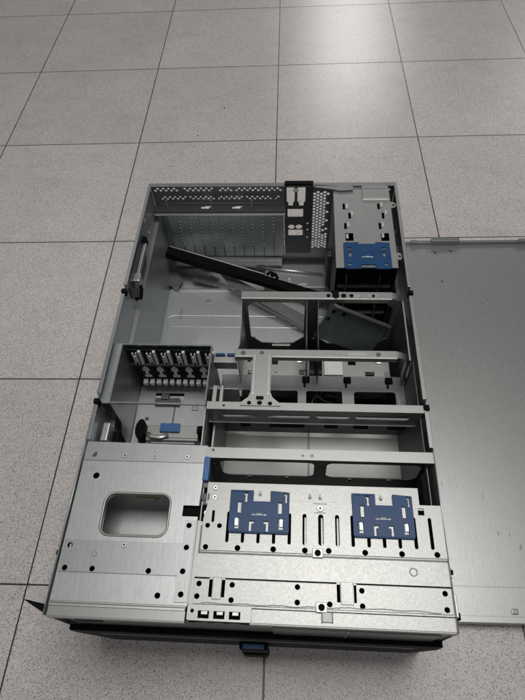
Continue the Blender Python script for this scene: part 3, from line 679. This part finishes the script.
# flat bracket with a notch
t = thing('notched_bracket', 'small flat notched steel bracket lying loose by the left wall of the case', 'bracket', world(16, 640, 4.8), ROT)
pl = plate('bracket_plate', M_TINT, t, [(x - 16, y - 640) for x, y in [(12, 709), (5, 652), (7, 642), (29, 637), (36, 658), (24, 677), (30, 680), (56, 671), (56, 655), (109, 643), (112, 659), (67, 689), (35, 706)]], [circ(88 - 16, 672 - 640, 3)], 2.2, 'z', 14, .2)
b = MB(); b.box(92, 95, 6, 20, 13, 18, .5); b.build('bent_tab', M_STEEL, t)
b = MB(); b.box(0, 12, 0, 3, -0.2, 12, .5); b.build('foot', M_STEELD, t); b = MB(); b.box(84, 90, 8, 12, -0.2, 12, .5); b.build('foot', M_STEELD, t)
# dark cover in the right fan bay
def cover_frame(P00, P10, P01):
    """frame with X along the top edge and Y down the face"""
    a, b_, c = (Vector(world(*q)) for q in (P00, P10, P01))
    xa = (b_ - a); L1 = xa.length / MM; xa.normalize(); dn = (c - a); dn -= dn.dot(xa) * xa; L2 = dn.length / MM; dn.normalize(); za = xa.cross(dn)
    t = thing('loose_cover', 'dark slate cover plate with a bright rim leaning in the right fan bay', 'cover', a)
    t.rotation_euler = Matrix((xa, dn, za)).transposed().to_euler()
    return t, L1, L2
t, Ln, Hn = cover_frame((329, 442, 209), (418, 442, 157), (323, 418, 147))
b = MB(); b.box(0, Ln, 0, Hn, -1, 1, .5); b.box(-1, 1, 0, Hn, -1, 5, .5); b.box(Ln - 1, Ln + 1, 0, Hn, -1, 5, .5)
cv = b.build('cover_plate', plain('slate_painted_steel', (0.085, 0.10, 0.105), 0.42, 0.3), t)
b = MB(); b.box(-1, Ln + 1, -2.4, 0, -8, 1.4, .5); b.build('bright_rim', M_STEEL, t)
for x, y in ((4, 10), (22, 8), (3, 24)):
    b = MB()
    b.cyl(x, y, -1.6, -1, 3.2, 12); b.build('hole_plug', M_MATTE, cv)
b = MB(); b.cyl(Ln - 6, 5, -2.4, -1, 2.5, 12); b.build('rivet', M_STEEL, cv)

# ================================================================== the removed lid beside the case
def lid_mat():
    mt = steel('lid_steel', (0.40, 0.405, 0.395), 0.40, var=0.015, grain=0.4, scratch=1, streak=(1, 0.3, 1))
    nt = mt.node_tree; b = nt.nodes['Principled BSDF']
    tc = nd(nt, 'ShaderNodeTexCoord').outputs['Object']
    src = b.inputs['Base Color'].links[0].from_socket
    def blot(src, x, y, rx, ry, sc, thr, col):
        mp = nd(nt, 'ShaderNodeMapping'); nt.links.new(tc, mp.inputs[0]); mp.inputs[1].default_value = (-x / rx, -y / ry, 0); mp.inputs[3].default_value = (1 / rx, 1 / ry, 0)
        ln = nd(nt, 'ShaderNodeVectorMath', operation='LENGTH'); nt.links.new(mp.outputs[0], ln.inputs[0])
        a = nd(nt, 'ShaderNodeMapRange'); nt.links.new(ln.outputs['Value'], a.inputs[0]); a.inputs[1].default_value = .6; a.inputs[2].default_value = 1; a.inputs[3].default_value = 1; a.inputs[4].default_value = 0
        n = noise(nt, tc, sc, 2, .5, (1.6, .5, 1)); r = nd(nt, 'ShaderNodeMapRange'); nt.links.new(n, r.inputs[0]); r.inputs[1].default_value = thr; r.inputs[2].default_value = thr + .05
        m_ = nd(nt, 'ShaderNodeMath', operation='MULTIPLY'); nt.links.new(a.outputs[0], m_.inputs[0]); nt.links.new(r.outputs[0], m_.inputs[1])
        return mixc(nt, src, col, m_.outputs[0])
    src = blot(src, 0.085, 0.185, 0.05, 0.022, 130, 0.64, (0.20, 0.20, 0.20))
    src = blot(src, 0.14, 0.11, 0.03, 0.03, 110, 0.66, (0.26, 0.26, 0.26))
    src = blot(src, 0.20, 0.53, 0.06, 0.05, 180, 0.70, (0.06, 0.06, 0.06))
    nt.links.new(src, b.inputs['Base Color'])
    return mt
LID = thing('case_lid', 'wide grey sheet-metal lid lying on the floor along the right side of the case', 'lid', world(450, 38, 0), ROT + math.radians(1.0))
lm = lid_mat()
W_ = 448
b = MB(); b.box(0, W_, 0, 718, 23.6, 25, 0.5); b.box(0, W_, -0.2, 1.4, 8, 24, 0.4); panel = b.build('lid_panel', lm, LID)
b = MB(); b.box(0, W_, 45.5, 47, 25, 25.6, 0.3); b.box(0, W_, 8.0, 9, 25, 25.5, 0.2); b.build('fold_line', M_STEELG, panel)
b = MB(); b.box(0, W_, 718.5, 720, 2, 29, 0.4)
b.box(0, 70, 714, 719, 25.2, 29, 0.5); b.box(70, 84, 712, 720, 25.2, 33, 1); b.box(112, 170, 712, 722, 26, 36, 1.5); b.box(84, 112, 713, 720, 25.2, 31, 1); b.box(170, 290, 713, 719, 25.2, 31, 1); b.box(290, 310, 712, 720, 25.2, 34, 1)
b.build('rear_flange', M_STEELD, LID)
b = MB(); b.box(0, 1.4, 1, 718, 2, 23.5, .4); b.box(W_ - 1.4, W_, 1, 718, 2, 23.5, .4); b.build('side_flange', M_STEELD, LID)
b = MB(); b.box(122, 131, 11, 18, 25, 27, 1.0); b.build('slot_tab', M_STEELD, panel)
b = MB(); b.cyl(118, 690, 25, 25.5, 3); b.cyl(150, 694, 25, 25.5, 2.4); b.cyl(120, 612, 25, 25.4, 2); b.build('dimple', M_DARK, panel)
